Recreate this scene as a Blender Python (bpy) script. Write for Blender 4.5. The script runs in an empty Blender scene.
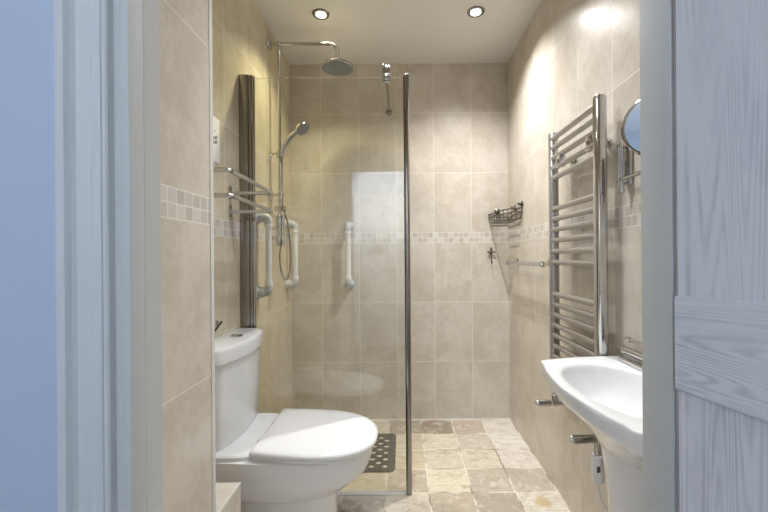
import bpy, bmesh, math, random
from mathutils import Vector, Matrix
PI = math.pi
rnd = random.Random(7)
scn = bpy.context.scene
COL = scn.collection

# ------------------------------------------------------------------ main dimensions (metres)
XL, XR, YB, ZC = -0.742, 0.718, 2.617, 2.39       # left wall, right wall, back wall, ceiling
YF, YH = 0.625, 0.556                              # front wall: bathroom side, hall side
DX = 0.385                                         # half width of the door opening
HEAD = 1.76                                        # head of the door opening
NX, NY = -0.508, 1.045                             # tiled pier left of the door
SY = 1.80                                          # plane of the glass screen
Z1, Z2 = 1.187, 1.256                              # mosaic band
CAM_Z = 1.10

# ------------------------------------------------------------------ node helpers
class NT:
    def __init__(s, name):
        s.m = bpy.data.materials.new(name); s.m.use_nodes = True
        s.t = s.m.node_tree; s.t.nodes.clear()
        s.out = s.n('ShaderNodeOutputMaterial')
        s.co = s.n('ShaderNodeTexCoord').outputs['Object']
    def n(s, typ, **kw):
        nd = s.t.nodes.new(typ)
        for k, v in kw.items(): setattr(nd, k, v)
        return nd
    def put(s, sock, v):
        if isinstance(v, bpy.types.NodeSocket): s.t.links.new(v, sock)
        else: sock.default_value = v
    def math(s, op, a, b=0.0, c=None):
        nd = s.n('ShaderNodeMath', operation=op)
        s.put(nd.inputs[0], a); s.put(nd.inputs[1], b)
        if c is not None: s.put(nd.inputs[2], c)
        return nd.outputs[0]
    def xyz(s, v=None):
        nd = s.n('ShaderNodeSeparateXYZ'); s.put(nd.inputs[0], v or s.co)
        return nd.outputs[0], nd.outputs[1], nd.outputs[2]
    def comb(s, x, y, z):
        nd = s.n('ShaderNodeCombineXYZ')
        for i, v in enumerate((x, y, z)): s.put(nd.inputs[i], v)
        return nd.outputs[0]
    def noise(s, vec=None, scale=5, detail=3, rough=.55, dist=0.0, dim='3D', col=False):
        nd = s.n('ShaderNodeTexNoise', noise_dimensions=dim)
        s.put(nd.inputs['Vector'], vec or s.co)
        for k, v in (('Scale', scale), ('Detail', detail), ('Roughness', rough), ('Distortion', dist)): s.put(nd.inputs[k], v)
        return nd.outputs['Color' if col else 'Fac']
    def white(s, vec):
        nd = s.n('ShaderNodeTexWhiteNoise', noise_dimensions='3D'); s.put(nd.inputs['Vector'], vec)
        return nd.outputs['Value']
    def scale(s, vec, sc):
        nd = s.n('ShaderNodeVectorMath', operation='MULTIPLY'); s.put(nd.inputs[0], vec); s.put(nd.inputs[1], sc)
        return nd.outputs[0]
    def add(s, a, b):
        nd = s.n('ShaderNodeVectorMath', operation='ADD'); s.put(nd.inputs[0], a); s.put(nd.inputs[1], b)
        return nd.outputs[0]
    def mix(s, f, a, b, blend='MIX'):
        nd = s.n('ShaderNodeMix', data_type='RGBA', blend_type=blend)
        s.put(nd.inputs[0], f)
        for i, v in ((6, a), (7, b)):
            if isinstance(v, tuple) and len(v) == 3: v = (*v, 1)
            s.put(nd.inputs[i], v)
        return nd.outputs[2]
    def ramp(s, f, a, b, smooth=True):
        nd = s.n('ShaderNodeMapRange', interpolation_type='SMOOTHSTEP' if smooth else 'LINEAR')
        s.put(nd.inputs[0], f); nd.inputs[1].default_value = a; nd.inputs[2].default_value = b
        return nd.outputs[0]
    def bump(s, h, strength=.2, dist=.002):
        nd = s.n('ShaderNodeBump'); s.put(nd.inputs['Height'], h)
        nd.inputs['Strength'].default_value = strength; nd.inputs['Distance'].default_value = dist
        return nd.outputs[0]
    def bsdf(s, col, rough=.4, metal=0.0, spec=.5, normal=None, coat=0.0):
        b = s.n('ShaderNodeBsdfPrincipled')
        if isinstance(col, tuple) and len(col) == 3: col = (*col, 1)
        s.put(b.inputs['Base Color'], col); s.put(b.inputs['Roughness'], rough)
        s.put(b.inputs['Metallic'], metal); s.put(b.inputs['Specular IOR Level'], spec)
        if normal is not None: s.put(b.inputs['Normal'], normal)
        if coat: b.inputs['Coat Weight'].default_value = coat; b.inputs['Coat Roughness'].default_value = .05
        s.t.links.new(b.outputs[0], s.out.inputs[0])
        return s.m

def simple(name, col, rough=.4, metal=0.0, spec=.5, var=.06, nscale=6):
    t = NT(name)
    f = t.noise(scale=nscale, detail=3)
    c2 = tuple(max(0, c * (1 - var)) for c in col)
    return t.bsdf(t.mix(f, col, c2), rough, metal, spec)

# ------------------------------------------------------------------ materials
TILE_A, TILE_B = (.68, .632, .56), (.575, .523, .445)
def tile_mat(name, axis, origin, pitch, tint=(1, 1, 1)):
    t = NT(name)
    x, y, z = t.xyz()
    h = x if axis == 'x' else y
    def line(v, o, p, g):           # 1 on the joint
        a = t.math('DIVIDE', t.math('SUBTRACT', v, o), p)
        fr = t.math('FRACT', t.math('ADD', a, .5))
        d = t.math('MULTIPLY', t.math('ABSOLUTE', t.math('SUBTRACT', fr, .5)), p)
        return t.math('LESS_THAN', d, g / 2), t.math('FLOOR', a)
    lh, ih = line(h, origin, pitch, .0036)
    lo, il = line(z, Z1, .398, .0036)
    hi, iu = line(z, Z2, .400, .0036)
    below = t.math('LESS_THAN', z, Z1); above = t.math('GREATER_THAN', z, Z2)
    lz = t.math('ADD', t.math('MULTIPLY', lo, below), t.math('MULTIPLY', hi, above))
    iz = t.math('ADD', t.math('MULTIPLY', il, below), t.math('MULTIPLY', t.math('ADD', iu, 40), above))
    edge = t.math('MAXIMUM', t.math('LESS_THAN', t.math('ABSOLUTE', t.math('SUBTRACT', z, Z1)), .0018),
                  t.math('LESS_THAN', t.math('ABSOLUTE', t.math('SUBTRACT', z, Z2)), .0018))
    joint = t.math('MAXIMUM', t.math('MAXIMUM', lh, lz), edge)
    rid = t.white(t.comb(ih, iz, 3.3))
    shift = t.comb(t.math('MULTIPLY', rid, 9), t.math('MULTIPLY', rid, 5), 0)
    pos = t.add(t.co, shift)
    cloud = t.noise(pos, 5.5, 6, .62, .3)
    fine = t.noise(pos, 42, 4, .6)
    f = t.ramp(t.math('ADD', t.math('MULTIPLY', cloud, .7), t.math('MULTIPLY', fine, .3)), .40, .62)
    base = t.mix(f, tuple(a * b for a, b in zip(TILE_B, tint)), tuple(a * b for a, b in zip(TILE_A, tint)))
    base = t.mix(t.math('MULTIPLY', t.ramp(t.noise(pos, 13, 5, .7), .56, .74), .26), base, (.49, .41, .32))
    base = t.mix(t.math('MULTIPLY', rid, .10), base, (.52, .46, .38))
    # mosaic
    mh, im = line(h, origin + .006, .0345, .0034)
    mz, jm = line(z, Z1, (Z2 - Z1) / 2, .0034)
    mr = t.white(t.comb(im, jm, 1.7))
    mcol = t.mix(mr, (.70, .67, .63), (.52, .475, .43))
    inm = t.math('SUBTRACT', t.math('SUBTRACT', 1.0, below), above)
    base = t.mix(inm, base, mcol)
    mj = t.math('MULTIPLY', t.math('MAXIMUM', mh, mz), inm)
    joint = t.math('MAXIMUM', t.math('MULTIPLY', joint, t.math('SUBTRACT', 1.0, inm)), t.math('MAXIMUM', mj, edge))
    col = t.mix(joint, base, (.80, .765, .68))
    rough = t.math('ADD', .30, t.math('MULTIPLY', joint, .4))
    return t.bsdf(col, rough, 0, .42, t.bump(t.math('SUBTRACT', 1.0, joint), .25, .001))

M = {}
M['tile_back'] = tile_mat('beige_tile_back', 'x', .720, .2515)
M['tile_right'] = tile_mat('beige_tile_right', 'y', 2.625, .2605)
M['tile_left'] = tile_mat('beige_tile_left', 'y', 2.620, .2455, (1.02, .99, .86))
M['tile_pier'] = tile_mat('beige_tile_pier', 'y', 1.047, .2515)
M['ceiling'] = simple('ceiling_paint', (.80, .785, .765), .8, var=.03, nscale=3)
M['hall_blue'] = simple('blue_wall_paint', (.55, .62, .75), .75, var=.03, nscale=2)
M['hall_white'] = simple('hall_white_paint', (.80, .81, .82), .7, var=.03, nscale=2)
M['hall_pale'] = simple('pale_hall_paint', (.46, .50, .56), .75, var=.03, nscale=2)
M['hall_carpet'] = simple('hall_carpet', (.38, .36, .34), .95, var=.3, nscale=300)
M['gloss_white'] = simple('white_joinery_paint', (.76, .765, .76), .45, var=.06, nscale=14)
M['lining_shaded'] = simple('shaded_lining_paint', (.50, .515, .515), .55, var=.05, nscale=9)  # same paint as the left lining, with shade put into its colour
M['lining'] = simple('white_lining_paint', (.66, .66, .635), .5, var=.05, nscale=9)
M['ceramic'] = simple('white_vitreous_china', (.86, .87, .88), .07, spec=.6, var=.01)
M['plastic'] = simple('white_plastic_seat', (.88, .88, .88), .12, spec=.5, var=.01)
M['white_plastic'] = simple('white_fluted_plastic', (.86, .88, .92), .35, var=.03)
M['grey_plastic'] = simple('pale_grey_end_plastic', (.58, .61, .68), .4, var=.03)
M['chrome'] = simple('polished_chrome', (.60, .60, .60), .10, 1.0, var=.03)
M['rail_chrome'] = simple('radiator_chrome', (.50, .49, .48), .34, 1.0, var=.04)
M['profile_chrome'] = simple('darkened_aluminium', (.33, .315, .30), .16, 1.0, var=.05)  # base darkened to stand for the dark doorway mirrored in the profile
M['dark_chrome'] = simple('dark_wire_chrome', (.20, .185, .17), .35, 1.0, var=.1)
M['spray_face'] = simple('grey_spray_face', (.27, .29, .33), .5, var=.25, nscale=180)
M['hose'] = simple('grey_metal_hose', (.36, .355, .335), .35, 1.0, var=.2, nscale=300)
M['rubber'] = simple('dark_brown_rubber', (.075, .068, .055), .55, var=.2, nscale=40)
M['seal'] = simple('white_sealant', (.90, .89, .86), .5, var=.05)
M['edge_trim'] = simple('white_tile_edge_trim', (.70, .69, .66), .4, var=.03)
M['paper'] = simple('white_notice_card', (.84, .83, .79), .6, var=.02)
M['ink'] = simple('dark_ink', (.05, .05, .06), .7, var=.05)
M['lcd'] = simple('dark_green_display', (.10, .13, .11), .2, var=.1)
M['silver_mirror'] = simple('mirror_silver', (.86, .87, .88), .02, 1.0, var=0)

def m_lamp(name, col, st):
    t = NT(name); e = t.n('ShaderNodeEmission'); e.inputs[0].default_value = (*col, 1); e.inputs[1].default_value = st
    t.t.links.new(e.outputs[0], t.out.inputs[0]); return t.m
M['lamp_warm'] = m_lamp('lit_warm_lamp', (1, .95, .80), 6)
M['lamp_cool'] = m_lamp('lit_white_lamp', (1, .98, .92), 6)

def m_glass():
    t = NT('clear_screen_glass')
    fr = t.n('ShaderNodeFresnel'); fr.inputs[0].default_value = 1.7
    tr = t.n('ShaderNodeBsdfTransparent'); tr.inputs[0].default_value = (.975, .98, .96, 1)
    gl = t.n('ShaderNodeBsdfGlossy'); gl.inputs['Roughness'].default_value = .0
    mx = t.n('ShaderNodeMixShader')
    t.t.links.new(fr.outputs[0], mx.inputs[0]); t.t.links.new(tr.outputs[0], mx.inputs[1]); t.t.links.new(gl.outputs[0], mx.inputs[2])
    t.t.links.new(mx.outputs[0], t.out.inputs[0]); return t.m
M['glass'] = m_glass()

def m_travertine():
    t = NT('travertine_tiles')
    x, y, z = t.xyz()
    warp = t.noise(scale=26, detail=4, col=True)
    off = t.scale(t.add(warp, (-.5, -.5, -.5)), (.018, .018, 0))
    p = t.add(t.co, off); px, py, pz = t.xyz(p)
    def d(v, o, pitch):
        a = t.math('DIVIDE', t.math('SUBTRACT', v, o), pitch)
        fr = t.math('FRACT', t.math('ADD', a, .5))
        return t.math('MULTIPLY', t.math('ABSOLUTE', t.math('SUBTRACT', fr, .5)), pitch)
    dist = t.math('MINIMUM', d(px, FX0, .2), d(py, FY0, .2))
    at = t.n('ShaderNodeAttribute'); at.attribute_name = 'tile'
    c = at.outputs['Color']; r = t.white(t.comb(at.outputs['Fac'], at.outputs['Fac'], .2))
    pos = t.add(t.co, t.comb(t.math('MULTIPLY', r, 13), t.math('MULTIPLY', r, 7), 0))
    veins = t.noise(t.scale(pos, (5, 17, 1)), 2.2, 7, .68, .8)
    fine = t.noise(pos, 70, 6, .72)
    mott = t.noise(pos, 18, 6, .7, .5)
    c = t.mix(t.math('MULTIPLY', t.ramp(veins, .46, .68), .55), c, (.40, .31, .22))
    c = t.mix(t.math('MULTIPLY', t.ramp(mott, .50, .64), .55), c, (.82, .77, .68))
    c = t.mix(t.math('MULTIPLY', t.ramp(t.noise(pos, 9, 7, .75, .4), .54, .66), .5), c, (.36, .285, .21))
    c = t.mix(t.math('MULTIPLY', t.ramp(fine, .52, .68), .5), c, (.33, .26, .19))
    # rusty stain with its own outline
    ds = t.n('ShaderNodeVectorMath', operation='DISTANCE'); t.put(ds.inputs[0], t.scale(p, (1, 1, 0))); ds.inputs[1].default_value = (.618, 1.735, 0)
    st = t.ramp(t.math('ADD', ds.outputs['Value'], t.math('MULTIPLY', t.math('SUBTRACT', mott, .5), .10)), .05, .025)
    c = t.mix(t.math('MULTIPLY', st, .6), c, (.52, .36, .13))
    gm = t.ramp(dist, .0055, .0025)
    gcol = t.mix(t.ramp(t.noise(scale=7, detail=2), .40, .58), (.36, .30, .23), (.80, .76, .67))
    c = t.mix(gm, c, gcol)
    h = t.math('SUBTRACT', t.math('ADD', t.math('MULTIPLY', fine, -.5), t.math('MULTIPLY', mott, .5)), gm)
    return t.bsdf(c, .55, 0, .35, t.bump(h, .35, .004))
FX0, FY0 = .718, 2.61
M['travertine'] = m_travertine()

def m_wood(name, axis):
    t = NT(name)
    sc = (1, 1, .03) if axis == 'v' else (.12, .12, 1.6)
    p = t.scale(t.co, sc)
    big = t.noise(p, 7, 2, .5, .5)
    w = t.math('SINE', t.math('MULTIPLY', big, 230.0))
    g = t.noise(p, 190, 3, .6)
    f = t.math('ADD', t.math('MULTIPLY', w, .15), t.math('MULTIPLY', t.math('SUBTRACT', g, .5), .5))
    wash = t.noise(t.scale(t.co, (1, 1, .5)), 9, 4, .6)
    f = t.math('MULTIPLY', t.ramp(f, -.10, .30), t.ramp(wash, .30, .70))
    c = t.mix(f, (.70, .705, .73), (.42, .43, .47))
    c = t.mix(t.math('MULTIPLY', t.ramp(t.noise(t.scale(t.co, (1, 1, .35) if axis == 'v' else (.35, .35, 1.3)), 17, 5, .65), .48, .68), .35), c, (.46, .47, .53))
    return t.bsdf(c, .6, 0, .3, t.bump(f, .15, .0008))
M['wood_v'] = m_wood('whitewashed_boards', 'v')
M['wood_h'] = m_wood('whitewashed_ledge', 'h')
M['worn'] = simple('worn_red_edge', (.48, .40, .40), .8, var=.4, nscale=40)

# ------------------------------------------------------------------ mesh helpers
def box(bm, a, b, bev=0.0, seg=2):
    lo = [min(a[i], b[i]) for i in range(3)]; hi = [max(a[i], b[i]) for i in range(3)]
    v = [bm.verts.new((x, y, z)) for x in (lo[0], hi[0]) for y in (lo[1], hi[1]) for z in (lo[2], hi[2])]
    fs = [bm.faces.new([v[i] for i in f]) for f in ((0, 1, 3, 2), (4, 6, 7, 5), (0, 4, 5, 1), (2, 3, 7, 6), (0, 2, 6, 4), (1, 5, 7, 3))]
    if bev:
        es = {e for f in fs for e in f.edges}
        bmesh.ops.bevel(bm, geom=list(es), offset=bev, segments=seg, affect='EDGES', profile=.5)
    return bm
def loft(bm, rings, cap0=True, cap1=True):
    vs = [[bm.verts.new(p) for p in r] for r in rings]
    n = len(vs[0])
    for a, b in zip(vs, vs[1:]):
        for i in range(n):
            bm.faces.new((a[i], a[(i + 1) % n], b[(i + 1) % n], b[i]))
    if cap0: bm.faces.new(vs[0][::-1])
    if cap1: bm.faces.new(vs[-1])
    return bm
def frame_of(d):
    d = Vector(d).normalized()
    up = Vector((0, 0, 1)) if abs(d.z) < .9 else Vector((0, 1, 0))
    a = d.cross(up).normalized(); return a, a.cross(d).normalized()
def tube(bm, pts, r, seg=14, caps=True):
    pts = [Vector(p) for p in pts]; rings = []
    rs = r if isinstance(r, (list, tuple)) else [r] * len(pts)
    a = None
    for i, p in enumerate(pts):
        d = (pts[min(i + 1, len(pts) - 1)] - pts[max(i - 1, 0)]).normalized()
        if a is None: a, b = frame_of(d)
        else:
            a = (a - d * a.dot(d)).normalized(); b = a.cross(d).normalized()
        rings.append([p + (a * math.cos(2 * PI * k / seg) + b * math.sin(2 * PI * k / seg)) * rs[i] for k in range(seg)])
    return loft(bm, rings, caps, caps)
def bend(pts, rad, n=8):
    pts = [Vector(p) for p in pts]; out = [pts[0]]
    for p0, p1, p2 in zip(pts, pts[1:], pts[2:]):
        a = (p0 - p1); b = (p2 - p1); r = min(rad, a.length * .49, b.length * .49)
        s, e = p1 + a.normalized() * r, p1 + b.normalized() * r
        for k in range(n + 1):
            u = k / n; out.append(s * (1 - u) ** 2 + p1 * 2 * u * (1 - u) + e * u * u)
    out.append(pts[-1]); return out
def lathe(bm, c, axis, prof, seg=28):
    c = Vector(c); d = Vector(axis).normalized(); a, b = frame_of(d)
    rings = [[c + d * h + (a * math.cos(2 * PI * k / seg) + b * math.sin(2 * PI * k / seg)) * max(r, 1e-4) for k in range(seg)] for r, h in prof]
    return loft(bm, rings)
def catmull(pts, n=8, closed=False):
    pts = [Vector(p) for p in pts]; out = []; m = len(pts)
    for i in range(m if closed else m - 1):
        g = lambda k: pts[k % m] if closed else pts[max(0, min(m - 1, k))]
        p0, p1, p2, p3 = g(i - 1), g(i), g(i + 1), g(i + 2)
        for k in range(n):
            t = k / n
            out.append(.5 * ((2 * p1) + (p2 - p0) * t + (2 * p0 - 5 * p1 + 4 * p2 - p3) * t * t + (3 * p1 - p0 - 3 * p2 + p3) * t ** 3))
    if not closed: out.append(pts[-1])
    return out
def B(): return bmesh.new()

ROOT = {}
def obj(name, bm, mat, parent=None, smooth=None, angle=35):
    bmesh.ops.recalc_face_normals(bm, faces=bm.faces)
    root = parent
    while root is not None and root.parent is not None: root = root.parent
    if root is not None: bmesh.ops.translate(bm, vec=-root.location, verts=bm.verts)
    me = bpy.data.meshes.new(name); bm.to_mesh(me); bm.free()
    for p in me.polygons: p.use_smooth = True
    try: me.set_sharp_from_angle(angle=math.radians(angle))
    except Exception: pass
    me.materials.append(M[mat] if isinstance(mat, str) else mat)
    o = bpy.data.objects.new(name, me); COL.objects.link(o)
    if parent is not None: o.parent = parent
    return o
def thing(name, label, cat, loc, group=None):
    o = bpy.data.objects.new(name, None); COL.objects.link(o); o.location = loc; o.empty_display_size = .05
    o['label'] = label; o['category'] = cat
    if group: o['group'] = group
    bpy.context.view_layer.update()
    return o
def struct(name, bm, mat, label=None, cat=None, parent=None):
    o = obj(name, bm, mat, parent)
    if parent is None:
        o['kind'] = 'structure'
        if label: o['label'] = label
        if cat: o['category'] = cat
    return o
def copy_tree(src, loc, rz=0, label=None):
    r = src.copy(); COL.objects.link(r); r.location = loc; r.rotation_euler = (0, 0, rz)
    if label: r['label'] = label
    for ch in list(src.children):
        c = ch.copy(); COL.objects.link(c); c.parent = r
        for g in list(ch.children):
            d = g.copy(); COL.objects.link(d); d.parent = c
    return r

# ================================================================== THE ROOM
T = .06
struct('wall_back', box(B(), (XL - T, YB, -.05), (XR + T, YB + T, ZC)), 'tile_back', 'beige tiled back wall of the shower with a mosaic band', 'wall')
struct('wall_left', box(B(), (XL - T, YF, -.05), (XL, YB, ZC)), 'tile_left', 'beige tiled wall behind the toilet on the left', 'wall')
struct('wall_right', box(B(), (XR, YF, -.05), (XR + T, YB, ZC)), 'tile_right', 'beige tiled wall on the right carrying the chrome radiator', 'wall')
struct('wall_pier', box(B(), (XL, YF, 0), (NX, NY, ZC)), 'tile_pier', 'tiled pier just inside the doorway on the left', 'wall')
struct('trim_pier_edge', box(B(), (NX - .006, NY - .011, 0), (NX + .0015, NY + .006, ZC)), 'edge_trim', 'white edge strip down the corner of the tiled pier', 'trim')
struct('wall_boxing', box(B(), (XL, NY + .006, 0), (NX, 1.215, .3985)), 'tile_pier', 'low tiled boxing beside the toilet at the foot of the pier', 'ledge')
b = B(); box(b, (NX - .004, NY + .006, .396), (NX + .001, 1.216, .400), .0008)
struct('trim_boxing_edge', b, 'edge_trim', 'white edge strip along the low tiled boxing', 'trim')
struct('ceiling', box(B(), (XL - T, YF - .035, ZC), (XR + T, YB + T, ZC + .06)), 'ceiling', 'white bathroom ceiling', 'ceiling')
b = B()
box(b, (XL, YF - .035, 0), (-DX - .014, YF, ZC)); box(b, (DX + .014, YF - .035, 0), (XR, YF, ZC)); box(b, (-DX - .014, YF - .035, HEAD + .02), (DX + .014, YF, ZC))
struct('wall_front', b, 'tile_back', 'bathroom side of the doorway wall', 'wall')

# travertine floor, one face per tile with its own stone colour
TONES = {(0, 0): (.78, .72, .63), (1, 0): (.56, .45, .34), (2, 0): (.33, .255, .185), (3, 0): (.40, .34, .26), (4, 0): (.60, .53, .41),
         (0, 1): (.82, .76, .69), (1, 1): (.66, .58, .46), (2, 1): (.76, .68, .52), (3, 1): (.66, .57, .42), (4, 1): (.66, .58, .43),
         (0, 2): (.78, .71, .63), (1, 2): (.72, .63, .49), (2, 2): (.71, .62, .47), (3, 2): (.70, .60, .42), (4, 2): (.68, .60, .43),
         (0, 3): (.55, .46, .36), (1, 3): (.57, .49, .38), (2, 3): (.78, .69, .50), (3, 3): (.56, .47, .35), (4, 3): (.68, .59, .42), (5, 3): (.66, .58, .42),
         (0, 4): (.76, .70, .60), (1, 4): (.47, .40, .31), (2, 4): (.56, .46, .33), (3, 4): (.70, .61, .46), (4, 4): (.47, .41, .33), (5, 4): (.62, .55, .43)}
b = B(); lay = b.loops.layers.float_color.new('tile')
for i in range(8):
    for j in range(-1, 11):
        x1 = min(FX0 - .2 * i, XR + T); x0 = max(FX0 - .2 * (i + 1), XL - T)
        if i == 0: x1 = XR + T
        y1 = min(FY0 - .2 * j, YB + T); y0 = max(FY0 - .2 * (j + 1), YF - .035)
        if x1 <= x0 or y1 <= y0: continue
        f = b.faces.new([b.verts.new(p) for p in ((x0, y0, 0), (x1, y0, 0), (x1, y1, 0), (x0, y1, 0))])
        k = rnd.uniform(-.10, .10)
        c = TONES.get((i, j), (.64 + k, .55 + k, .42 + k)); g_ = sum(c) / 3; c = tuple(g_ + (q - g_) * .76 for q in c)
        for l in f.loops: l[lay] = (*c, 1)
bmesh.ops.remove_doubles(b, verts=b.verts, dist=1e-5)
struct('floor', b, 'travertine', 'floor of square tumbled travertine tiles', 'floor')
struct('trim_wall_joint', box(B(), (-.74, YB - .004, .0005), (XR, YB - .0002, .006)), 'seal', 'pale sealant along the foot of the back wall', 'trim')

# doorway: linings, stops, head
def lining(s):
    b = B()
    box(b, (s * DX, YH - (.004 if s < 0 else 0), 0), (s * (DX + .014), YF - .003 if s < 0 else YF + .003, HEAD + .02), .001)
    if s < 0: box(b, (s * (DX - .0004), YH + .028, 0), (s * (DX + .001), YF - .003, HEAD))
    return b
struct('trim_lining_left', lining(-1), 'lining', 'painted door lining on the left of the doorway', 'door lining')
struct('trim_lining_right', lining(1), 'lining_shaded', 'painted door lining on the right of the doorway, darkened for shade', 'door lining')
struct('trim_lining_head', box(B(), (-DX, YH - .004, HEAD), (DX, YF - .003, HEAD + .02), .001), 'lining', 'painted head of the doorway', 'door lining')
# moulded architraves on the hall side (profile in x and depth)
PROF = [(.0, -.003), (.0, .009), (.002, .0115), (.0055, .0125), (.0068, .0090), (.0082, .0125), (.015, .0150), (.0185, .0150), (.0200, .0130), (.0225, .0120),
        (.028, .0135), (.035, .0160), (.0385, .0165), (.0405, .0120), (.0425, .0118), (.0455, .0158), (.0475, .0118), (.0495, .0116), (.0515, .0160), (.0535, .0118), (.056, .0165), (.066, .017), (.069, .0155), (.070, -.003)]
def architrave(s, z1):
    x0 = DX + .026
    r = [[(s * (x0 + px), YH - pd, z) for px, pd in PROF] for z in (0, z1)]
    return loft(B(), r)
for s_, nm in ((-1, 'left'), (1, 'right')):
    struct('trim_reveal_' + nm, box(B(), (s_ * (DX + .014), YH + .003, 0), (s_ * (DX + .03), YF - .036, HEAD + .02)), 'gloss_white', 'narrow white reveal beside the door lining', 'trim')
struct('trim_architrave_left', architrave(-1, HEAD + .1), 'gloss_white', 'moulded white architrave left of the doorway', 'architrave')
struct('trim_architrave_right', architrave(1, HEAD + .1), 'gloss_white', 'moulded white architrave behind the open door', 'architrave')
b = B(); loft(b, [[(x, YH - pd, HEAD + .026 + px) for px, pd in PROF] for x in (-DX - .1, DX + .1)])
struct('trim_architrave_head', b, 'gloss_white', 'moulded white architrave above the doorway', 'architrave')
# flat architrave on the bathroom side
b = B()
for s in (-1, 1): box(b, (s * (DX + .016), YF, 0), (s * (DX + .09), YF + .012, HEAD + .14), .002)
box(b, (-DX - .09, YF, HEAD + .016), (DX + .09, YF + .012, HEAD + .14), .002)
struct('trim_bathroom_side', b, 'ceramic', 'flat white architrave on the bathroom side of the doorway', 'architrave')

# the hall behind the camera
HX0, HX1, HY, HZ = -2.1, 1.7, -1.15, 2.25
WX0, WX1, WZ0, WZ1 = -1.95, -.95, .75, 2.05
b = B(); y0, y1 = YH, YF - .035
box(b, (HX0, y0, 0), (WX0, y1, HZ)); box(b, (WX1, y0, 0), (-DX - .03, y1, HZ)); box(b, (WX0, y0, 0), (WX1, y1, WZ0)); box(b, (WX0, y0, WZ1), (WX1, y1, HZ))
box(b, (-DX - .03, y0, HEAD + .02), (DX + .03, y1, HZ)); box(b, (DX + .03, y0, 0), (HX1, y1, HZ))
struct('wall_hall_front', b, 'hall_blue', 'pale blue hall wall beside the doorway', 'wall')
struct('wall_hall_opposite', box(B(), (HX0, HY - .1, 0), (HX1, HY, HZ)), 'hall_pale', 'pale hall wall facing the bathroom', 'wall')
struct('wall_hall_left', box(B(), (HX0 - .1, HY - .1, 0), (HX0, YF, HZ)), 'hall_pale', 'pale blue end wall of the hall', 'wall')
struct('wall_hall_right', box(B(), (HX1, HY - .1, 0), (HX1 + .1, YF, HZ)), 'hall_white', 'white end wall of the hall', 'wall')
struct('ceiling_hall', box(B(), (HX0 - .1, HY - .1, HZ), (HX1 + .1, YF - .036, HZ + .06)), 'hall_white', 'white hall ceiling', 'ceiling')
struct('floor_hall', box(B(), (HX0 - .1, HY - .1, -.05), (HX1 + .1, YF - .036, -.001)), 'hall_carpet', 'grey hall carpet', 'floor')
b = B()
for z0, z1 in ((WZ0, WZ0 + .05), (WZ1 - .05, WZ1), (1.38, 1.41)): box(b, (WX0, YH + .005, z0), (WX1, YF - .04, z1), .003)
for x in (WX0, WX1 - .05, (WX0 + WX1) / 2 - .02): box(b, (x, YH + .005, WZ0), (x + .05, YF - .04, WZ1), .003)
struct('added_window', b, 'gloss_white', 'added white framed hall window, out of view', 'window')  # unseen window, added here so daylight strikes the opposite hall wall
# panelled door across the hall
d2 = struct('door_2', box(B(), (-.49, HY, .005), (.27, HY + .03, 1.76), .003), 'gloss_white', 'white panelled door across the hall', 'door')
for px0, px1, pz0, pz1 in ((-.40, -.16, 1.15, 1.66), (-.06, .18, 1.15, 1.66), (-.40, -.16, .2, .95), (-.06, .18, .2, .95)):
    b = B(); box(b, (px0, HY + .03, pz0), (px1, HY + .040, pz1), .009); box(b, (px0 + .05, HY + .035, pz0 + .05), (px1 - .05, HY + .048, pz1 - .05), .008)
    obj('door_panel', b, 'gloss_white', d2)
b = B()
for x0, x1 in ((-.58, -.495), (.275, .36)): box(b, (x0, HY, 0), (x1, HY + .022, 1.85), .004)
box(b, (-.4945, HY, 1.765), (.2745, HY + .022, 1.85), .004)
struct('trim_far_door_frame', b, 'gloss_white', 'white frame of the door across the hall', 'door frame')

# open ledged door, hinged on the right lining
hx, hy = DX + .0004, YH - .006
dv = Vector((.287, -.958, 0)).normalized(); nv = Vector((-dv.y * -1, dv.x * -1, 0)); nv = Vector((dv.y, -dv.x, 0))   # nv looks to the viewer's side
if nv.x > 0: nv = -nv
def leaf(bm, t0, t1, n0, n1, z0, z1, z0b=None, z1b=None, bev=.0):
    z0b = z0 if z0b is None else z0b; z1b = z1 if z1b is None else z1b
    P = lambda t, n, z: (hx + dv.x * t + nv.x * n, hy + dv.y * t + nv.y * n, z)
    v = [bm.verts.new(P(t, n, (zz0 if k == 0 else zz1))) for t, zz0, zz1 in ((t0, z0, z1), (t1, z0b, z1b)) for n in (n0, n1) for k in (0, 1)]
    fs = [bm.faces.new([v[i] for i in f]) for f in ((0, 1, 3, 2), (4, 6, 7, 5), (0, 4, 5, 1), (2, 3, 7, 6), (0, 2, 6, 4), (1, 5, 7, 3))]
    if bev: bmesh.ops.bevel(bm, geom=list({e for f in fs for e in f.edges}), offset=bev, segments=2, affect='EDGES')
b = B()
for k in range(6):
    leaf(b, .001 + k * .126, .001 + (k + 1) * .126 - .001, -.028, 0, .012, HEAD - .006, bev=.0022)
door = struct('door_1', b, 'wood_v', 'open whitewashed plank door with a horizontal ledge', 'door')
b = B(); leaf(b, .0015, .755, .0003, .0060, .911, 1.0415, .890, 1.058, bev=.0018); obj('ledge', b, 'wood_h', door)
b = B(); leaf(b, .0015, .755, .0003, .0060, .16, .29, bev=.0018); obj('ledge', b, 'wood_h', door)
b = B(); leaf(b, .0015, .755, .0003, .0060, 1.54, 1.67, bev=.0018); obj('ledge', b, 'wood_h', door)
b = B(); leaf(b, -.0006, .0016, -.024, -.0008, .012, HEAD - .01); obj('worn_edge', b, 'worn', door)

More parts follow.
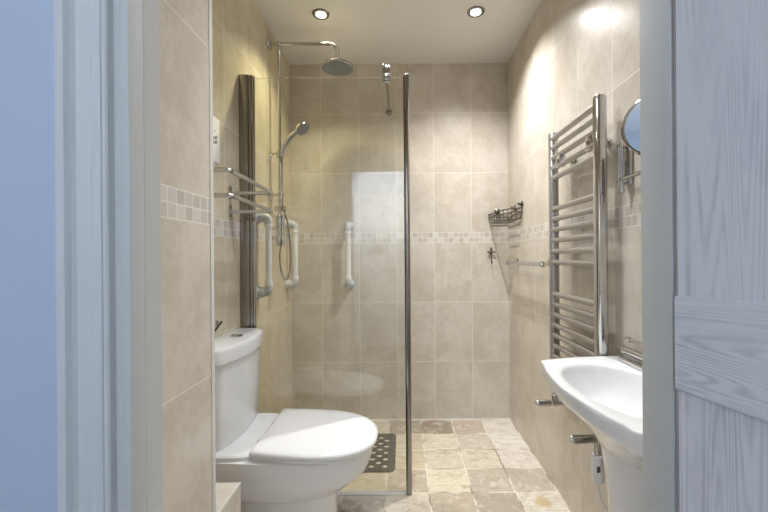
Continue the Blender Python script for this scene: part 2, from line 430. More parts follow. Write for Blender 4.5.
# ================================================================== DOWNLIGHTS
def downlight(x, y, label, mat):
    t = thing('downlight', label, 'ceiling light', (x, y, ZC), 'recessed ceiling downlights')
    b = B(); lathe(b, (x, y, ZC - .0005), (0, 0, -1), [(.045, 0), (.046, .003), (.043, .007), (.036, .008), (.031, .005), (.029, .002)], 40)
    obj('bezel', b, 'profile_chrome', t)
    b = B(); lathe(b, (x, y, ZC - .006), (0, 0, -1), [(.026, 0), (.0265, .003), (.018, .0045), (.004, .005)], 32)
    obj('lamp', b, mat, t)
    return t
downlight(-.42, 2.07, 'round recessed ceiling light left of centre, near the rain shower arm', 'lamp_warm')
downlight(.40, 2.06, 'round recessed ceiling light on the right, nearer the radiator wall', 'lamp_cool')

# ================================================================== GLASS SCREEN
t = thing('shower_screen', 'frameless clear glass shower screen with chrome wall profile and floor post', 'shower screen', (0, SY, 0))
obj('glass_pane', box(B(), (-.69, SY - .003, .012), (.022, SY + .003, 1.925)), 'glass', t)
b = B()
box(b, (XL + .001, SY - .017, .004), (-.699, SY + .017, 1.937), .002); box(b, (-.7, SY - .0135, .004), (-.684, SY + .0135, 1.937), .003)
pf = obj('wall_profile', b, 'profile_chrome', t)
b = B(); box(b, (-.6838, SY - .0095, .004), (-.676, SY + .0095, 1.937), .002); obj('glazing_bead', b, 'chrome', pf)
b = B(); tube(b, [(.025, SY, .001), (.025, SY, 1.932)], .0135, 20)
po = obj('post', b, 'profile_chrome', t)
b = B(); lathe(b, (.025, SY, 1.932), (0, 0, 1), [(.0138, 0), (.0138, .003), (.012, .006), (.004, .007)], 20); obj('end_cap', b, 'chrome', po)
obj('bottom_seal', box(B(), (-.676, SY - .008, .0008), (.012, SY + .008, .012), .002), 'seal', t)
A0, A1 = Vector((-.066, SY, 1.945)), Vector((-.079, YB - .006, 2.066))
b = B(); box(b, (-.083, SY - .016, 1.905), (-.049, SY + .016, 1.938), .004)
lathe(b, (-.066, SY, 1.936), (0, 0, 1), [(.017, 0), (.0185, .004), (.0185, .042), (.016, .047), (.008, .048)], 24)
cl = obj('clamp', b, 'chrome', t)
b = B(); lathe(b, (-.066, SY - .015, 1.919), (0, -1, 0), [(.012, 0), (.012, .004), (.009, .007), (.003, .008)], 20); obj('clamp_screw', b, 'chrome', cl)
b = B(); tube(b, [A0, A1], .0075, 14); obj('brace_bar', b, 'profile_chrome', t)
b = B(); lathe(b, (A1.x, YB - .001, A1.z), (0, -1, 0), [(.021, 0), (.021, .006), (.016, .010), (.011, .022), (.004, .024)], 24); obj('wall_rosette', b, 'profile_chrome', t)

# ================================================================== SHOWER KIT
YS = 2.187; XA = -.681; ZA = 2.294; XH = -.352; ZHd = 2.165
t = thing('shower_kit', 'chrome rigid riser shower with round rain head and hand spray', 'shower', (XL, YS, 0))
b = B(); lathe(b, (XL + .001, YS, ZA), (1, 0, 0), [(.034, 0), (.034, .005), (.029, .010), (.014, .013), (.0115, .02)], 30); obj('wall_flange', b, 'chrome', t)
b = B(); tube(b, bend([(XL + .01, YS, ZA), (XH, YS, ZA), (XH, YS, ZHd + .02)], .075, 12), .0105, 16); obj('arm', b, 'chrome', t)
b = B(); lathe(b, (XH, YS, ZHd - .012), (0, 0, 1), [(.084, .0), (.090, .003), (.091, .008), (.086, .015), (.06, .022), (.028, .029), (.018, .036), (.0165, .050), (.012, .054)], 40)
hd = obj('rain_head', b, 'chrome', t)
b = B(); lathe(b, (XH, YS, ZHd - .0125), (0, 0, -1), [(.084, 0), (.083, .002), (.05, .003), (.004, .003)], 40); obj('spray_plate', b, 'spray_face', hd)
b = B(); tube(b, [(XA, YS, ZA), (XA, YS, 1.30)], .0085, 16); lathe(b, (XA, YS, ZA - .012), (0, 0, 1), [(.012, 0), (.012, .024)], 18); obj('riser_pipe', b, 'chrome', t)
b = B(); tube(b, [(XL + .001, YS, 1.448), (XA + .02, YS, 1.448)], .0075, 12); lathe(b, (XA, YS, 1.437), (0, 0, 1), [(.0135, 0), (.0135, .022)], 18)
lathe(b, (XL + .001, YS, 1.448), (1, 0, 0), [(.016, 0), (.016, .004), (.009, .007)], 20); obj('riser_bracket', b, 'chrome', t)
# thermostatic valve: upright body, cross fitting and two wall legs
b = B(); lathe(b, (XA, YS, 1.165), (0, 0, 1), [(.012, -.006), (.022, 0), (.0245, .004), (.0245, .034), (.021, .038), (.021, .122), (.0245, .126), (.0245, .16), (.018, .166), (.012, .175)], 28)
for z in (1.205, 1.265): lathe(b, (XL + .001, YS, z), (1, 0, 0), [(.022, 0), (.022, .006), (.012, .010), (.012, .06)], 22)
vb = obj('valve_body', b, 'chrome', t)
b = B(); box(b, (XA - .030, YS - .016, 1.355), (XA + .032, YS + .016, 1.385), .005); obj('diverter', b, 'chrome', t)
# slider holder and hand spray
b = B(); lathe(b, (XA, YS, 1.655), (0, 0, 1), [(.016, 0), (.0175, .003), (.0175, .035), (.015, .038)], 22)
tube(b, [(XA + .01, YS, 1.675), (XA + .032, YS, 1.682)], .013, 16); tube(b, bend([(XA - .012, YS, 1.678), (XA - .045, YS, 1.682), (XL + .006, YS, 1.640)], .02, 6), .006, 10); obj('slider_holder', b, 'chrome', t)
hp = catmull([(XA + .018, YS - .012, 1.655), (XA + .026, YS - .014, 1.70), (XA + .055, YS - .017, 1.752), (XA + .098, YS - .02, 1.792)], 6)
b = B(); tube(b, hp, [.0105 + .0035 * math.sin(PI * i / (len(hp) - 1)) + .003 * i / len(hp) for i in range(len(hp))], 16)
hn = Vector((.62, -.30, -.72)).normalized(); hc = Vector((XA + .135, YS - .022, 1.812))
lathe(b, hc - hn * .020, hn, [(.010, -.006), (.026, -.002), (.038, .008), (.043, .018), (.042, .026)], 30)
hs = obj('hand_spray', b, 'chrome', t)
b = B(); lathe(b, hc + hn * .005, hn, [(.040, 0), (.039, .003), (.004, .004)], 30); obj('spray_face', b, 'spray_face', hs)
hose = catmull([(XA + .004, YS - .004, 1.160), (XA + .002, YS - .02, 1.10), (XA + .014, YS - .03, 1.015), (XA + .040, YS - .035, .975), (XA + .054, YS - .010, 1.02), (XA + .050, YS + .020, 1.14),
                (XA + .034, YS + .034, 1.28), (XA + .004, YS + .028, 1.40), (XA + .002, YS + .028, 1.52), (XA + .006, YS + .022, 1.62), (XA + .014, YS - .004, 1.640), (XA + .018, YS - .012, 1.657)], 8)
b = B(); tube(b, hose, .0052, 10); obj('hose', b, 'hose', t)

# ================================================================== GRAB RAILS
def grab_rail(x, y, z0, z1, label):          # built against a wall at local x = 0, standing off along +x
    t = thing('grab_rail', label, 'grab rail', (x, y, z0), 'white fluted grab rails')
    so = .058
    b = B(); n = 18; rings = []
    for z in (z0 + .060, z1 - .060):
        rings.append([(x + so + .0155 * (1 - .09 * (k % 2)) * math.cos(2 * PI * k / 36), y + .0155 * (1 - .09 * (k % 2)) * math.sin(2 * PI * k / 36), z) for k in range(36)])
    loft(b, rings); obj('grip', b, 'white_plastic', t)
    for zz, s in ((z0, 1), (z1, -1)):
        zc = zz + s * .026
        b = B(); tube(b, bend([(x + .001, y, zc), (x + so, y, zc), (x + so, y, zz + s * .066)], .045, 10), [.029, .026] + [.0215 - .001 * k / 10 for k in range(10)] + [.0195], 20)
        lathe(b, (x + .0008, y, zc), (1, 0, 0), [(.034, 0), (.034, .006), (.028, .012)], 26)
        e = obj('end_fitting', b, 'grey_plastic', t)
        b = B(); lathe(b, (x + so, y, zz + s * .060), (0, 0, s), [(.0195, 0), (.0205, .001), (.0205, .018), (.018, .019)], 24); obj('collar', b, 'white_plastic', e)
    return t
g1 = grab_rail(XL, 2.0, .893, 1.330, 'white upright grab rail on left wall, close beside the chrome screen profile')
copy_tree(g1, (XL, 2.5, .897), 0, 'white upright grab rail on left wall, deep in the shower next to the hose')
copy_tree(g1, (-.352, YB, .890), -PI / 2, 'white upright grab rail alone on the back wall behind the glass')

# ================================================================== TOWEL RACK OVER THE CISTERN
t = thing('towel_rack', 'two tier chrome towel rack on the left wall above the cistern', 'towel rack', (XL, 1.47, 1.30))
XRk = -.556
for z, y0, y1 in ((1.383, 1.255, 1.68), (1.302, 1.265, 1.68)):
    b = B(); tube(b, bend([(XL + .004, y0, z), (XRk, y0, z), (XRk, y1, z - (.008 if z > 1.35 else .006)), (XL + .004, y1, z - .006)], .022, 6), .0078, 12)
    r_ = obj('rail', b, 'chrome', t)
    for y in (y0, y1):
        b = B(); box(b, (XL + .001, y - .009, z - .03), (XL + .008, y + .009, z + .024), .003); obj('wall_plate', b, 'rail_chrome', r_)

t = thing('wall_notice', 'white notice card with dark marks on the left wall above the towel rack', 'notice', (XL, 1.54, 1.48))
obj('card', box(B(), (XL + .0008, 1.478, 1.478), (XL + .0035, 1.588, 1.657), .0008), 'paper', t)
b = B()
box(b, (XL + .0035, 1.543, 1.599), (XL + .0040, 1.549, 1.604))
for k, (yy, zz) in enumerate(((1.537, 1.566), (1.549, 1.570), (1.560, 1.575), (1.536, 1.548), (1.548, 1.552), (1.560, 1.556))):
    box(b, (XL + .0035, yy, zz), (XL + .0040, yy + .006, zz + .013))
obj('writing', b, 'ink', t)
t = thing('chrome_peg', 'short chrome peg on the left wall just above the cistern', 'peg', (XL, 1.535, .82))
b = B(); tube(b, [(XL + .001, 1.555, .838), (XL + .016, 1.555, .838)], .006, 12); lathe(b, (XL + .001, 1.555, .838), (1, 0, 0), [(.011, 0), (.011, .004), (.006, .006)], 18); obj('mount', b, 'chrome', t)
b = B(); tube(b, [(XL + .016, 1.562, .842), (XL + .02, 1.49, .815)], .0055, 12); obj('rod', b, 'chrome', t)

# ================================================================== TOILET
TY = 1.51
t = thing('toilet', 'white close coupled toilet with the lid down beside the glass screen', 'toilet', (XL + .3, TY, 0))
def tilt(bm, zmin=0.0):
    for v in bm.verts:
        if v.co.z > zmin: v.co.z -= .026 * max(0, min(1, (v.co.x - XL - .2) / .44))
def dee(x0, x1, w, z, n=40, sq=2.35, back=.9, yc=TY):     # D outline: straight back, rounded nose
    pts = []; xm = x0 + (x1 - x0) * .42
    for k in range(n + 1):
        a = -PI / 2 + PI * k / n; c, s = math.cos(a), math.sin(a)
        pts.append((XL + xm + (x1 - xm) * abs(c) ** (2 / sq), yc + w * math.copysign(abs(s) ** (2 / sq), s), z))
    m = 8
    for k in range(1, m + 1): u = k / (m + 1); pts.append((XL + xm + (x0 - xm) * u, yc + w * (1 - (1 - back) * u * u), z))
    for k in range(7): u = k / 6; pts.append((XL + x0, yc + w * back * (1 - 2 * u), z))
    for k in range(m, 0, -1): u = k / (m + 1); pts.append((XL + xm + (x0 - xm) * u, yc - w * (1 - (1 - back) * u * u), z))
    return pts
b = B()
loft(b, [dee(.150, .500, .120, .001), dee(.150, .500, .120, .012), dee(.155, .482, .112, .03), dee(.155, .482, .112, .20), dee(.150, .486, .116, .222), dee(.08, .530, .152, .240), dee(.03, .568, .176, .272),
         dee(.015, .602, .188, .32), dee(.012, .618, .194, .36), dee(.012, .624, .197, .392), dee(.012, .622, .196, .402), dee(.018, .612, .188, .406)])
tilt(b, .30); pan = obj('pan', b, 'ceramic', t, angle=50)
b = B()
loft(b, [dee(.012, .245, .188, .400, back=.97, sq=5), dee(.012, .243, .187, .418, back=.97, sq=5), dee(.02, .236, .181, .424, back=.97, sq=5)]); obj('shelf', b, 'ceramic', pan)
b = B()
loft(b, [dee(.225, .624, .186, .4075, back=.93), dee(.222, .630, .190, .410, back=.93), dee(.222, .630, .190, .417, back=.93), dee(.226, .622, .183, .420, back=.93)]); tilt(b); obj('seat', b, 'plastic', t)
b = B()
loft(b, [dee(.224, .632, .194, .4225, back=.93), dee(.218, .641, .200, .426, back=.93), dee(.217, .643, .202, .434, back=.93), dee(.220, .640, .199, .441, back=.93), dee(.232, .625, .187, .447, back=.93), dee(.27, .58, .15, .4505, back=.93), dee(.36, .48, .06, .452, back=.93)])
tilt(b); lid = obj('lid', b, 'plastic', t, angle=60)
for s in (-1, 1):
    b = B(); tube(b, [(XL + .222, TY + s * .10, .430), (XL + .222, TY + s * .055, .430)], .011, 14); obj('hinge', b, 'plastic', lid)
CY = 1.535
def bow(w, de, dm, x0, z, n=44, p=16):
    pts = [(XL + x0, CY - w + .012, z)]
    for k in range(n + 1):
        u = -1 + 2 * k / n; u = math.copysign(abs(math.sin(u * PI / 2)), u)
        x = (dm - (dm - de) * u * u) * max(0, 1 - abs(u) ** p) ** (1 / 6)
        pts.append((XL + max(x, x0 + .004), CY + w * u, z))
    pts.append((XL + x0, CY + w - .012, z)); return pts
b = B(); loft(b, [bow(.180, .098, .128, .006, .417), bow(.188, .102, .133, .006, .43), bow(.196, .106, .140, .006, .58), bow(.202, .109, .144, .006, .724)])
cis = obj('cistern', b, 'ceramic', t, angle=50)
b = B(); loft(b, [bow(.205, .112, .147, .004, .7255), bow(.211, .117, .153, .004, .730), bow(.212, .118, .154, .004, .772), bow(.209, .115, .151, .004, .781), bow(.200, .107, .142, .008, .785)])
cl = obj('cistern_lid', b, 'ceramic', t, angle=50)
b = B(); lathe(b, (XL + .080, CY + .02, .7848), (0, 0, 1), [(.024, 0), (.024, .004), (.020, .006), (.019, .0045), (.003, .0045)], 28); fb = obj('flush_button', b, 'chrome', cl)
b = B(); box(b, (XL + .079, CY + .003, .7893), (XL + .081, CY + .037, .7902)); obj('button_split', b, 'dark_chrome', fb)

# ================================================================== BASIN
BY, BCX, BZ = .973, .575, .770
t = thing('basin', 'white pedestal basin with curved front and chrome tap below the radiator', 'wash basin', (.6, BY, 0))
half = [(.716, .299), (.65, .297), (.56, .288), (.485, .271), (.447, .257), (.434, .251), (.429, .243), (.430, .233), (.4295, .220), (.424, .20), (.415, .165), (.406, .11), (.4, .055), (.397, 0)]
outl = [(x, s) for x, s in half] + [(x, -s) for x, s in half[-2::-1]]
outl = [(p.x, p.y) for p in catmull([(x, s, 0) for x, s in outl], 6)]
def ray(poly, a):
    dx, dy = math.cos(a), math.sin(a); best = 0
    pts = poly + [poly[0]]
    for (ax, ay), (bx, by) in zip(pts, pts[1:]):
        ax -= BCX; bx -= BCX
        ex, ey = bx - ax, by - ay; den = dx * ey - dy * ex
        if abs(den) < 1e-12: continue
        tt = (ax * ey - ay * ex) / den; uu = (ax * dy - ay * dx) / den
        if -1e-9 <= uu <= 1 + 1e-9 and tt > best: best = tt
    return best
N = 160
ang = [2 * PI * k / N for k in range(N)]
ro = [ray(outl, a) for a in ang]
def ell(cx, cy, rx, ry, p=2.3):
    poly = []
    for k in range(200):
        a = 2 * PI * k / 200; c, s = math.cos(a), math.sin(a)
        poly.append((cx + rx * math.copysign(abs(c) ** (2 / p), c), cy + ry * math.copysign(abs(s) ** (2 / p), s)))
    return [ray(poly, a) for a in ang]
def ring(rs, z): return [(min(BCX + r * math.cos(a), .7165), BY + r * math.sin(a), z) for r, a in zip(rs, ang)]
mixr = lambda a, c, u: [x * (1 - u) + y * u for x, y in zip(a, c)]
ri = ell(.548, .0, .116, .205); ped = ell(.600, 0, .090, .10, 2)
off = lambda rs, d: [max(.01, r - d) for r in rs]
rings = [ring(ell(.55, 0, .02, .03, 2), .652), ring(ell(.55, 0, .06, .11, 2.1), .662), ring(ell(.548, 0, .090, .165, 2.2), .69), ring(ell(.548, 0, .107, .193), .725), ring(ell(.548, 0, .1135, .202), .752),
         ring(ri, .764), ring(off(ri, -.006), .7685), ring(off(ri, -.014), BZ), ring(off(ro, .012), BZ), ring(off(ro, .0035), BZ - .0003), ring(off(ro, .0008), BZ - .002), ring(ro, BZ - .005), ring(off(ro, .001), BZ - .012), ring(off(ro, .004), BZ - .038), ring(off(ro, .011), BZ - .050),
         ring(mixr(off(ro, .012), ped, .22), BZ - .060), ring(mixr(ro, ped, .48), BZ - .084), ring(mixr(ro, ped, .75), BZ - .122), ring(mixr(ro, ped, .95), BZ - .160), ring(off(ped, .02), BZ - .175)]
b = B(); loft(b, rings); obj('bowl', b, 'ceramic', t, angle=55)
b = B(); lathe(b, (.55, BY, .6525), (0, 0, 1), [(.020, 0), (.020, .002), (.014, .003), (.003, .002)], 24); obj('waste', b, 'chrome', t)
b = B(); PX = .601
loft(b, [[(min(PX + rx * math.cos(a), .700), BY + ry * math.sin(a), z) for a in ang[::4]] for rx, ry, z in ((.100, .115, .001), (.100, .115, .02), (.086, .10, .045), (.078, .092, .15), (.076, .090, .36), (.080, .094, .48), (.088, .102, .56), (.096, .112, .612))])
obj('pedestal', b, 'ceramic', t, angle=50)
# tap: deck bar on two legs, spout and long lever rail
b = B(); box(b, (.668, BY - .165, BZ + .0005), (.708, BY + .245, BZ + .017), .006); tp = obj('tap', b, 'chrome', t)
b = B(); tube(b, [(.688, BY - .165, BZ + .035), (.688, BY + .238, BZ + .035)], .0125, 18)
for s in (-.10, .12): lathe(b, (.688, BY + s, BZ + .016), (0, 0, 1), [(.017, 0), (.013, .006), (.012, .02)], 20)
obj('tap_body', b, 'chrome', tp)
b = B(); tube(b, [(.684, BY - .15, BZ + .072), (.684, BY + .205, BZ + .072)], .0055, 12); lathe(b, (.684, BY + .205, BZ + .072), (0, 1, 0), [(.0055, -.002), (.0085, 0), (.0085, .008), (.005, .011)], 16)
tube(b, [(.684, BY + .01, BZ + .04), (.684, BY + .01, BZ + .07)], .009, 14); obj('lever', b, 'chrome', tp)
b = B(); tube(b, bend([(.68, BY - .06, BZ + .04), (.63, BY - .06, BZ + .05), (.605, BY - .06, BZ + .025)], .03, 8), .011, 14); obj('spout', b, 'chrome', tp)

# ================================================================== TOWEL RADIATOR
RX, RY0, RY1, RZ0, RZ1 = .660, 1.296, 1.693, .525, 1.627
t = thing('towel_radiator', 'tall chrome ladder towel radiator on the right wall above the basin', 'radiator', (RX, (RY0 + RY1) / 2, RZ0))
for y in (RY0, RY1):
    b = B(); ring_ = lambda z, k=1.0: [(RX + (.020 * math.cos(a) if math.cos(a) > 0 else .018 * math.copysign(abs(math.cos(a)) ** .5, math.cos(a))) * k, y + .0195 * math.copysign(abs(math.sin(a)) ** .6, math.sin(a)) * k, z) for a in [2 * PI * q / 32 for q in range(32)]]
    loft(b, [ring_(RZ0, .8), ring_(RZ0 + .004), ring_(RZ1 - .004), ring_(RZ1, .85)])
    obj('upright', b, 'chrome' if y == RY0 else 'rail_chrome', t, angle=50)
BARS = [1.597, 1.556, 1.514, 1.470, 1.428, 1.296, 1.252, 1.208, 1.162, 1.115, 1.068, .932, .888, .844, .800, .757, .712, .667, .623, .579]
for z in BARS:
    b = B(); tube(b, [(RX - .006, RY0 + .012, z), (RX - .006, RY1 - .012, z)], .0110, 16); obj('bar', b, 'rail_chrome', t)
for y in (1.342, 1.600):
    for z in (1.484, .645):
        b = B(); box(b, (RX - .016, y - .026, z - .026), (RX + .004, y + .026, z + .026), .003); box(b, (RX - .0185, y - .012, z - .007), (RX - .014, y + .012, z + .007), .001); tube(b, [(RX - .01, y, z), (XR - .001, y, z)], .0085, 14)
        lathe(b, (XR - .001, y, z), (-1, 0, 0), [(.017, 0), (.017, .006), (.010, .010)], 20)
        k = obj('wall_bracket', b, 'chrome', t)
        b = B(); lathe(b, (RX - .018, y, z), (-1, 0, 0), [(.009, 0), (.009, .004), (.004, .006)], 16); obj('bracket_screw', b, 'chrome', k)
for y, z, ln in ((RY1, .457, .066), (RY0, .486, .09)):
    b = B(); tube(b, [(RX, y, RZ0 + .002), (RX, y, z - .012)], .010, 14); lathe(b, (RX, y, z + .018), (0, 0, 1), [(.015, 0), (.015, .018), (.011, .022)], 8)
    tube(b, [(XR - .002, y, z), (RX - .02, y, z)], .0105, 14); lathe(b, (XR - .001, y, z), (-1, 0, 0), [(.020, 0), (.020, .004), (.011, .008)], 22)
    lathe(b, (RX + .012, y, z), (-1, 0, 0), [(.010, 0), (.0155, .004), (.0155, .026), (.012, .030)], 22)
    v = obj('valve', b, 'chrome', t)
    b = B(); lathe(b, (RX - .018, y, z), (-1, 0, 0), [(.012, 0), (.0145, .002), (.0145, ln - .012), (.0135, ln - .004), (.011, ln), (.003, ln)], 24); obj('valve_cap', b, 'chrome', v)
# electric element under the near upright
ex, ey = RX - .016, RY0 - .004
b = B(); tube(b, [(ex, ey, .520), (ex, ey, .43)], .0125, 16); tube(b, [(ex + .022, ey, .52), (ex + .022, ey, .43)], .006, 10); el = obj('heating_element', b, 'chrome', t)
b = B(); lathe(b, (ex, ey, .350), (0, 0, 1), [(.012, -.004), (.0185, 0), (.0195, .006), (.0195, .078), (.0185, .086), (.014, .087)], 28); cb = obj('control_box', b, 'white_plastic', el)
b = B(); box(b, (ex - .021, ey - .0175, .388), (ex - .006, ey - .0145, .408), .001)
bmesh.ops.rotate(b, cent=(ex, ey, .4), matrix=Matrix.Rotation(.35, 3, 'Z'), verts=b.verts)
obj('display', b, 'lcd', el)
b = B(); tube(b, catmull([(ex, ey, .348), (ex + .001, ey, .32), (ex + .006, ey - .01, .29), (ex + .022, ey - .02, .265), (ex + .045, ey - .03, .25), (XR - .005, ey - .04, .245)], 6), .0032, 8); obj('cable', b, 'white_plastic', el)

# ================================================================== TOWEL BAR
t = thing('towel_rail', 'short chrome towel bar on the right wall beyond the radiator', 'towel rail', (XR, 2.14, 1.05))
b = B(); tube(b, [(.666, 2.45, 1.054), (.666, 1.852, 1.054)], .0105, 14)
for y, s in ((2.45, 1), (1.852, -1)): lathe(b, (.666, y, 1.054), (0, s, 0), [(.0105, -.002), (.0145, .002), (.0160, .009), (.012, .016), (.004, .019)], 18)
obj('bar', b, 'chrome', t)
for y in (2.41, 1.875):
    b = B(); tube(b, [(XR - .001, y, 1.060), (.666, y, 1.054)], .0085, 14); lathe(b, (XR - .0008, y, 1.060), (-1, 0, 0), [(.021, 0), (.022, .004), (.019, .010), (.010, .016)], 24)
    obj('bracket', b, 'chrome', t)

# ================================================================== ROBE HOOK ON THE BACK WALL
t = thing('robe_hook', 'small cross shaped metal hook on the back wall below the wire basket', 'hook', (.597, YB, 1.10))
b = B(); z = 1.122; y = YB - .001
tube(b, [(.597, y - .006, z + .026), (.597, y - .006, z - .03)], .0055, 12); tube(b, [(.576, y - .014, z + .002), (.618, y - .014, z + .002)], .0052, 12)
lathe(b, (.597, y, z), (0, -1, 0), [(.013, 0), (.013, .005), (.008, .012), (.003, .018)], 20)
for x in (.576, .618): lathe(b, (x, y - .014, z + .002), (0, -1, 0), [(.004, -.006), (.008, 0), (.008, .004), (.003, .008)], 14)
lathe(b, (.597, y - .006, z + .026), (0, 0, 1), [(.006, -.004), (.0085, 0), (.006, .006), (.002, .008)], 14)
pl = obj('hook_plate', b, 'dark_chrome', t)
b = B(); tube(b, bend([(.597, y - .008, z - .025), (.597, y - .010, z - .070), (.597, y - .032, z - .078), (.597, y - .034, z - .062)], .012, 5), .0035, 10); obj('hook_arm', b, 'dark_chrome', t)

# ================================================================== CORNER WIRE BASKET
t = thing('hanging_wire_basket', 'dark wire corner basket high in the far right corner', 'wire basket', (.66, 2.5, 1.32))
cz, cb_ = 1.370, 1.314
A, Bp = Vector((.580, YB - .008, 0)), Vector((XR - .008, 2.30, 0))
Cn = Vector((XR - .008, YB - .008, 0))
def front(u, k=1.0):
    p = A * (1 - u) ** 2 + (Vector((.585, 2.36, 0))) * 2 * u * (1 - u) + Bp * u * u
    return Cn + (p - Cn) * k
def hoop(z, k, r, zt=.0):
    b = B(); pts = [front(i / 18, k) + Vector((0, 0, z + zt * i / 18)) for i in range(19)]
    tube(b, pts + [Cn + Vector((-.002, -.002, z)), ], r, 8)
    tube(b, [Cn + Vector((0, 0, z)), A + (Cn - A) * (1 - k) + Vector((0, 0, z))], r, 8)
    return b
obj('rim', hoop(cz, 1.0, .0038, .012), 'dark_chrome', t)
obj('rim', hoop(cz - .020, .97, .003, .010), 'dark_chrome', t)
obj('base_hoop', hoop(cb_, .90, .0034, .006), 'dark_chrome', t)
for i in range(0, 19):
    p0 = front(i / 18, 1.0) + Vector((0, 0, cz + .012 * i / 18)); p1 = front(i / 18, .90) + Vector((0, 0, cb_ + .006 * i / 18))
    if i % 2 == 0: b = B(); tube(b, [p0, p1], .0022, 6); obj('side_wire', b, 'dark_chrome', t)
for i in range(1, 12):
    u = i / 12; p = front(u, .90) + Vector((0, 0, cb_ + .004 * u)); q = Vector((p.x, YB - .010, cb_))
    if q.y - p.y > .02: b = B(); tube(b, [p, q], .002, 6); obj('base_wire', b, 'dark_chrome', t)
for p in ((.64, YB - .001, 1.395, (0, -1, 0)), (XR - .001, 2.46, 1.40, (-1, 0, 0)), (XR - .001, 2.315, 1.405, (-1, 0, 0))):
    b = B(); lathe(b, p[:3], p[3], [(.020, 0), (.019, .004), (.012, .008), (.006, .012), (.006, .020), (.009, .022), (.008, .028), (.003, .030)], 20)
    q = Vector(p[:3]) + Vector(p[3]) * .014; tube(b, bend([q, q + Vector((0, 0, -.028)), q + Vector((0, 0, -.030)) + Vector(p[3]) * .008], .006, 4), .003, 8)
    obj('fixing_hook', b, 'dark_chrome', t)

# ================================================================== SHAVING MIRROR
t = thing('shaving_mirror', 'round chrome shaving mirror on a swing arm, half hidden by the door frame', 'mirror', (XR, 1.22, 1.33))
b = B(); box(b, (XR - .012, 1.205, 1.318), (XR - .0008, 1.245, 1.450), .004)
tube(b, [(.692, 1.225, 1.300), (.692, 1.225, 1.448)], .0075, 14)
for z in (1.330, 1.440): box(b, (.680, 1.215, z - .005), (XR - .004, 1.235, z + .005), .002)
lathe(b, (.692, 1.225, 1.290), (0, 0, 1), [(.004, 0), (.009, .003), (.009, .016)], 16); obj('wall_mount', b, 'chrome', t)
mc = Vector((.646, .980, 1.426)); h_ = Vector((math.cos(math.radians(-38)), math.sin(math.radians(-38)), 0)); mn = Vector((h_.y, -h_.x, 0))
b = B(); tube(b, bend([(.688, 1.225, 1.334), (.688, 1.03, 1.334), (mc.x + .022, 1.020, 1.334)], .02, 5), .0065, 12); tube(b, [(.684, 1.225, 1.318), (.684, 1.225, 1.44)], .006, 12); obj('swing_arm', b, 'chrome', t)
b = B(); tube(b, [(mc.x + .022, 1.020, 1.325), (mc.x + .020, 1.015, 1.36), mc - mn * .009], .006, 12); obj('stem', b, 'chrome', t)
b = B(); lathe(b, mc, mn, [(.069, -.010), (.078, -.009), (.0815, -.004), (.0815, .003), (.0785, .0055), (.0755, .004), (.073, .002)], 56); hd = obj('mirror_frame', b, 'chrome', t)
b = B(); lathe(b, mc + mn * .0022, mn, [(.076, 0), (.076, .0006), (.003, .0008)], 56); obj('mirror_glass', b, 'silver_mirror', hd)

# ================================================================== SHOWER MAT
c = .0355; nx, ny = 17, 12
mx1, my0 = -.044, 1.982
b = B(); zt = .005
def cell(i, j):
    x0, y0 = mx1 - (i + 1) * c, my0 + j * c
    n = 16; cx, cy = x0 + c / 2, y0 + c / 2
    sq = []
    for k in range(n):
        a = 2 * PI * (k + .5) / n if False else 2 * PI * k / n + PI / 4
        co, si = math.cos(a), math.sin(a); m = max(abs(co), abs(si)); sq.append((cx + c / 2 * co / m, cy + c / 2 * si / m))
    corner = [(ii, jj) for ii in (0, nx - 1) for jj in (0, ny - 1)]
    if (i + j) % 2 == 0 and 0 < i < nx - 1 and 0 < j < ny - 1:
        ci = [(cx + .0155 * math.cos(2 * PI * k / n + PI / 4), cy + .0155 * math.sin(2 * PI * k / n + PI / 4)) for k in range(n)]
        vs = [b.verts.new((*p, zt)) for p in sq]; vi = [b.verts.new((*p, zt)) for p in ci]
        for k in range(n): b.faces.new((vs[k], vs[(k + 1) % n], vi[(k + 1) % n], vi[k]))
    elif (i, j) in corner:
        ox = x0 if i == 0 else x0 + c; oy = y0 + c if j == 0 else y0          # inner corner of the rounded corner
        sx = 1 if i == 0 else -1; sy = -1 if j == 0 else 1
        arc = [(ox + sx * c * math.cos(PI / 2 * k / 8), oy + sy * c * math.sin(PI / 2 * k / 8)) for k in range(9)]
        b.faces.new([b.verts.new((*p, zt)) for p in [(ox, oy)] + arc])
    else:
        b.faces.new([b.verts.new((*p, zt)) for p in sq])
for i in range(nx):
    for j in range(ny): cell(i, j)
bmesh.ops.remove_doubles(b, verts=b.verts, dist=2e-4)
bmesh.ops.recalc_face_normals(b, faces=b.faces)
for f in b.faces:
    if f.normal.z < 0: f.normal_flip()
ret = bmesh.ops.extrude_face_region(b, geom=list(b.faces))
bmesh.ops.translate(b, vec=(0, 0, -.0045), verts=[v for v in ret['geom'] if isinstance(v, bmesh.types.BMVert)])
mat_o = obj('shower_mat', b, 'rubber', None)
mat_o['label'] = 'dark rubber shower mat with round holes on the floor behind the glass'; mat_o['category'] = 'shower mat'
b = B()
for i in range(1, nx - 1):
    for j in range(1, ny - 1):
        if (i + j) % 2: lathe(b, (mx1 - (i + .5) * c, my0 + (j + .5) * c, zt - .0005), (0, 0, 1), [(.0065, 0), (.006, .0018), (.003, .0024)], 10)
so = obj('grip_studs', b, 'rubber', mat_o); so['kind'] = 'stuff'

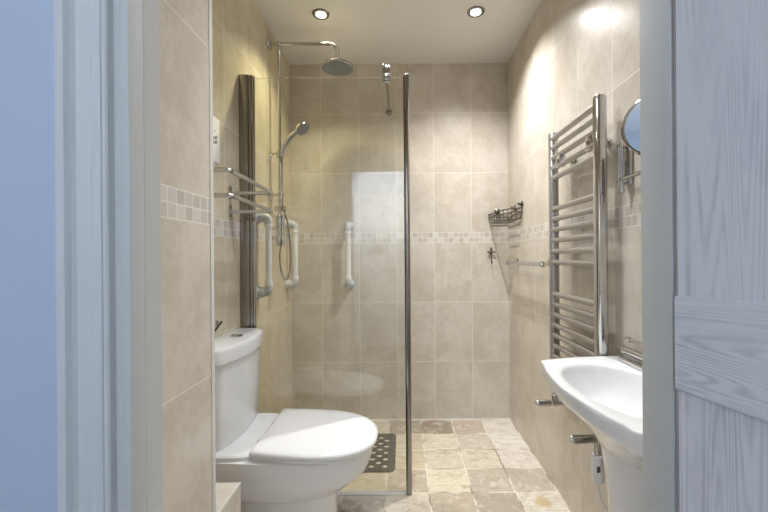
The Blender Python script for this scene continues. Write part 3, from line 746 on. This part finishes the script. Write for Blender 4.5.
# ================================================================== LIGHT
def spot(x, y, col, e, size=112, blend=.55, soft=.009):
    l = bpy.data.lights.new('downlight_and_fill_beam', 'SPOT'); l.energy = e; l.color = col; l.spot_size = math.radians(size); l.spot_blend = blend; l.shadow_soft_size = soft
    o = bpy.data.objects.new('downlight_and_fill_beam', l); COL.objects.link(o); o.location = (x, y, ZC - .014)
WARM, COOL, MID = (1, .93, .60), (1, .985, .97), (.965, .98, 1)
spot(-.42, 2.07, WARM, 40, 125, .7, .045); spot(.40, 2.06, COOL, 86, 132, 1)
spot(-.05, 1.36, MID, 48, 112, .7, .07); spot(.34, 1.42, MID, 34, 112, 1, .02)  # first: added soft fill, no such lamp; second: unseen downlight near right wall
l = bpy.data.lights.new('hall_daylight', 'AREA'); l.shape = 'RECTANGLE'; l.size = WX1 - WX0; l.size_y = WZ1 - WZ0; l.energy = 25; l.color = (.74, .845, 1)
o = bpy.data.objects.new('hall_daylight', l); COL.objects.link(o); o.location = ((WX0 + WX1) / 2, YF + .06, (WZ0 + WZ1) / 2); o.rotation_euler = (-PI / 2, 0, 0)  # area light outside the added window, standing in for daylight
l = bpy.data.lights.new('added_hall_spot', 'SPOT'); l.energy = 230; l.color = (.82, .90, 1); l.spot_size = math.radians(92); l.spot_blend = .9; l.shadow_soft_size = .03
o = bpy.data.objects.new('added_hall_spot', l); COL.objects.link(o); o.location = (-.22, -.60, HZ - .03); o.rotation_euler = (math.radians(-50), 0, 0)  # no real lamp: added to brighten the far door in the glass reflection

w = bpy.data.worlds.new('World'); scn.world = w; w.use_nodes = True
w.node_tree.nodes['Background'].inputs[0].default_value = (.55, .70, 1, 1); w.node_tree.nodes['Background'].inputs[1].default_value = .5

# ================================================================== CAMERA
cd = bpy.data.cameras.new('camera'); cam = bpy.data.objects.new('camera', cd); COL.objects.link(cam)
cam.location = (0, 0, CAM_Z); cam.rotation_euler = (PI / 2, math.radians(.45), 0)
cd.sensor_fit = 'HORIZONTAL'; cd.sensor_width = 36; cd.lens = 390 / 768 * 36; cd.shift_x = -18 / 768; cd.clip_start = .02
scn.camera = cam
scn.view_settings.view_transform = 'Standard'; scn.view_settings.look = 'None'; scn.view_settings.exposure = 0; scn.view_settings.gamma = 1
scn.view_settings.use_curve_mapping = False
cy = scn.cycles
cy.use_denoising = True; cy.max_bounces = 10; cy.transparent_max_bounces = 16; cy.diffuse_bounces = 6; cy.glossy_bounces = 6
cy.sample_clamp_indirect = 4; cy.blur_glossy = .5
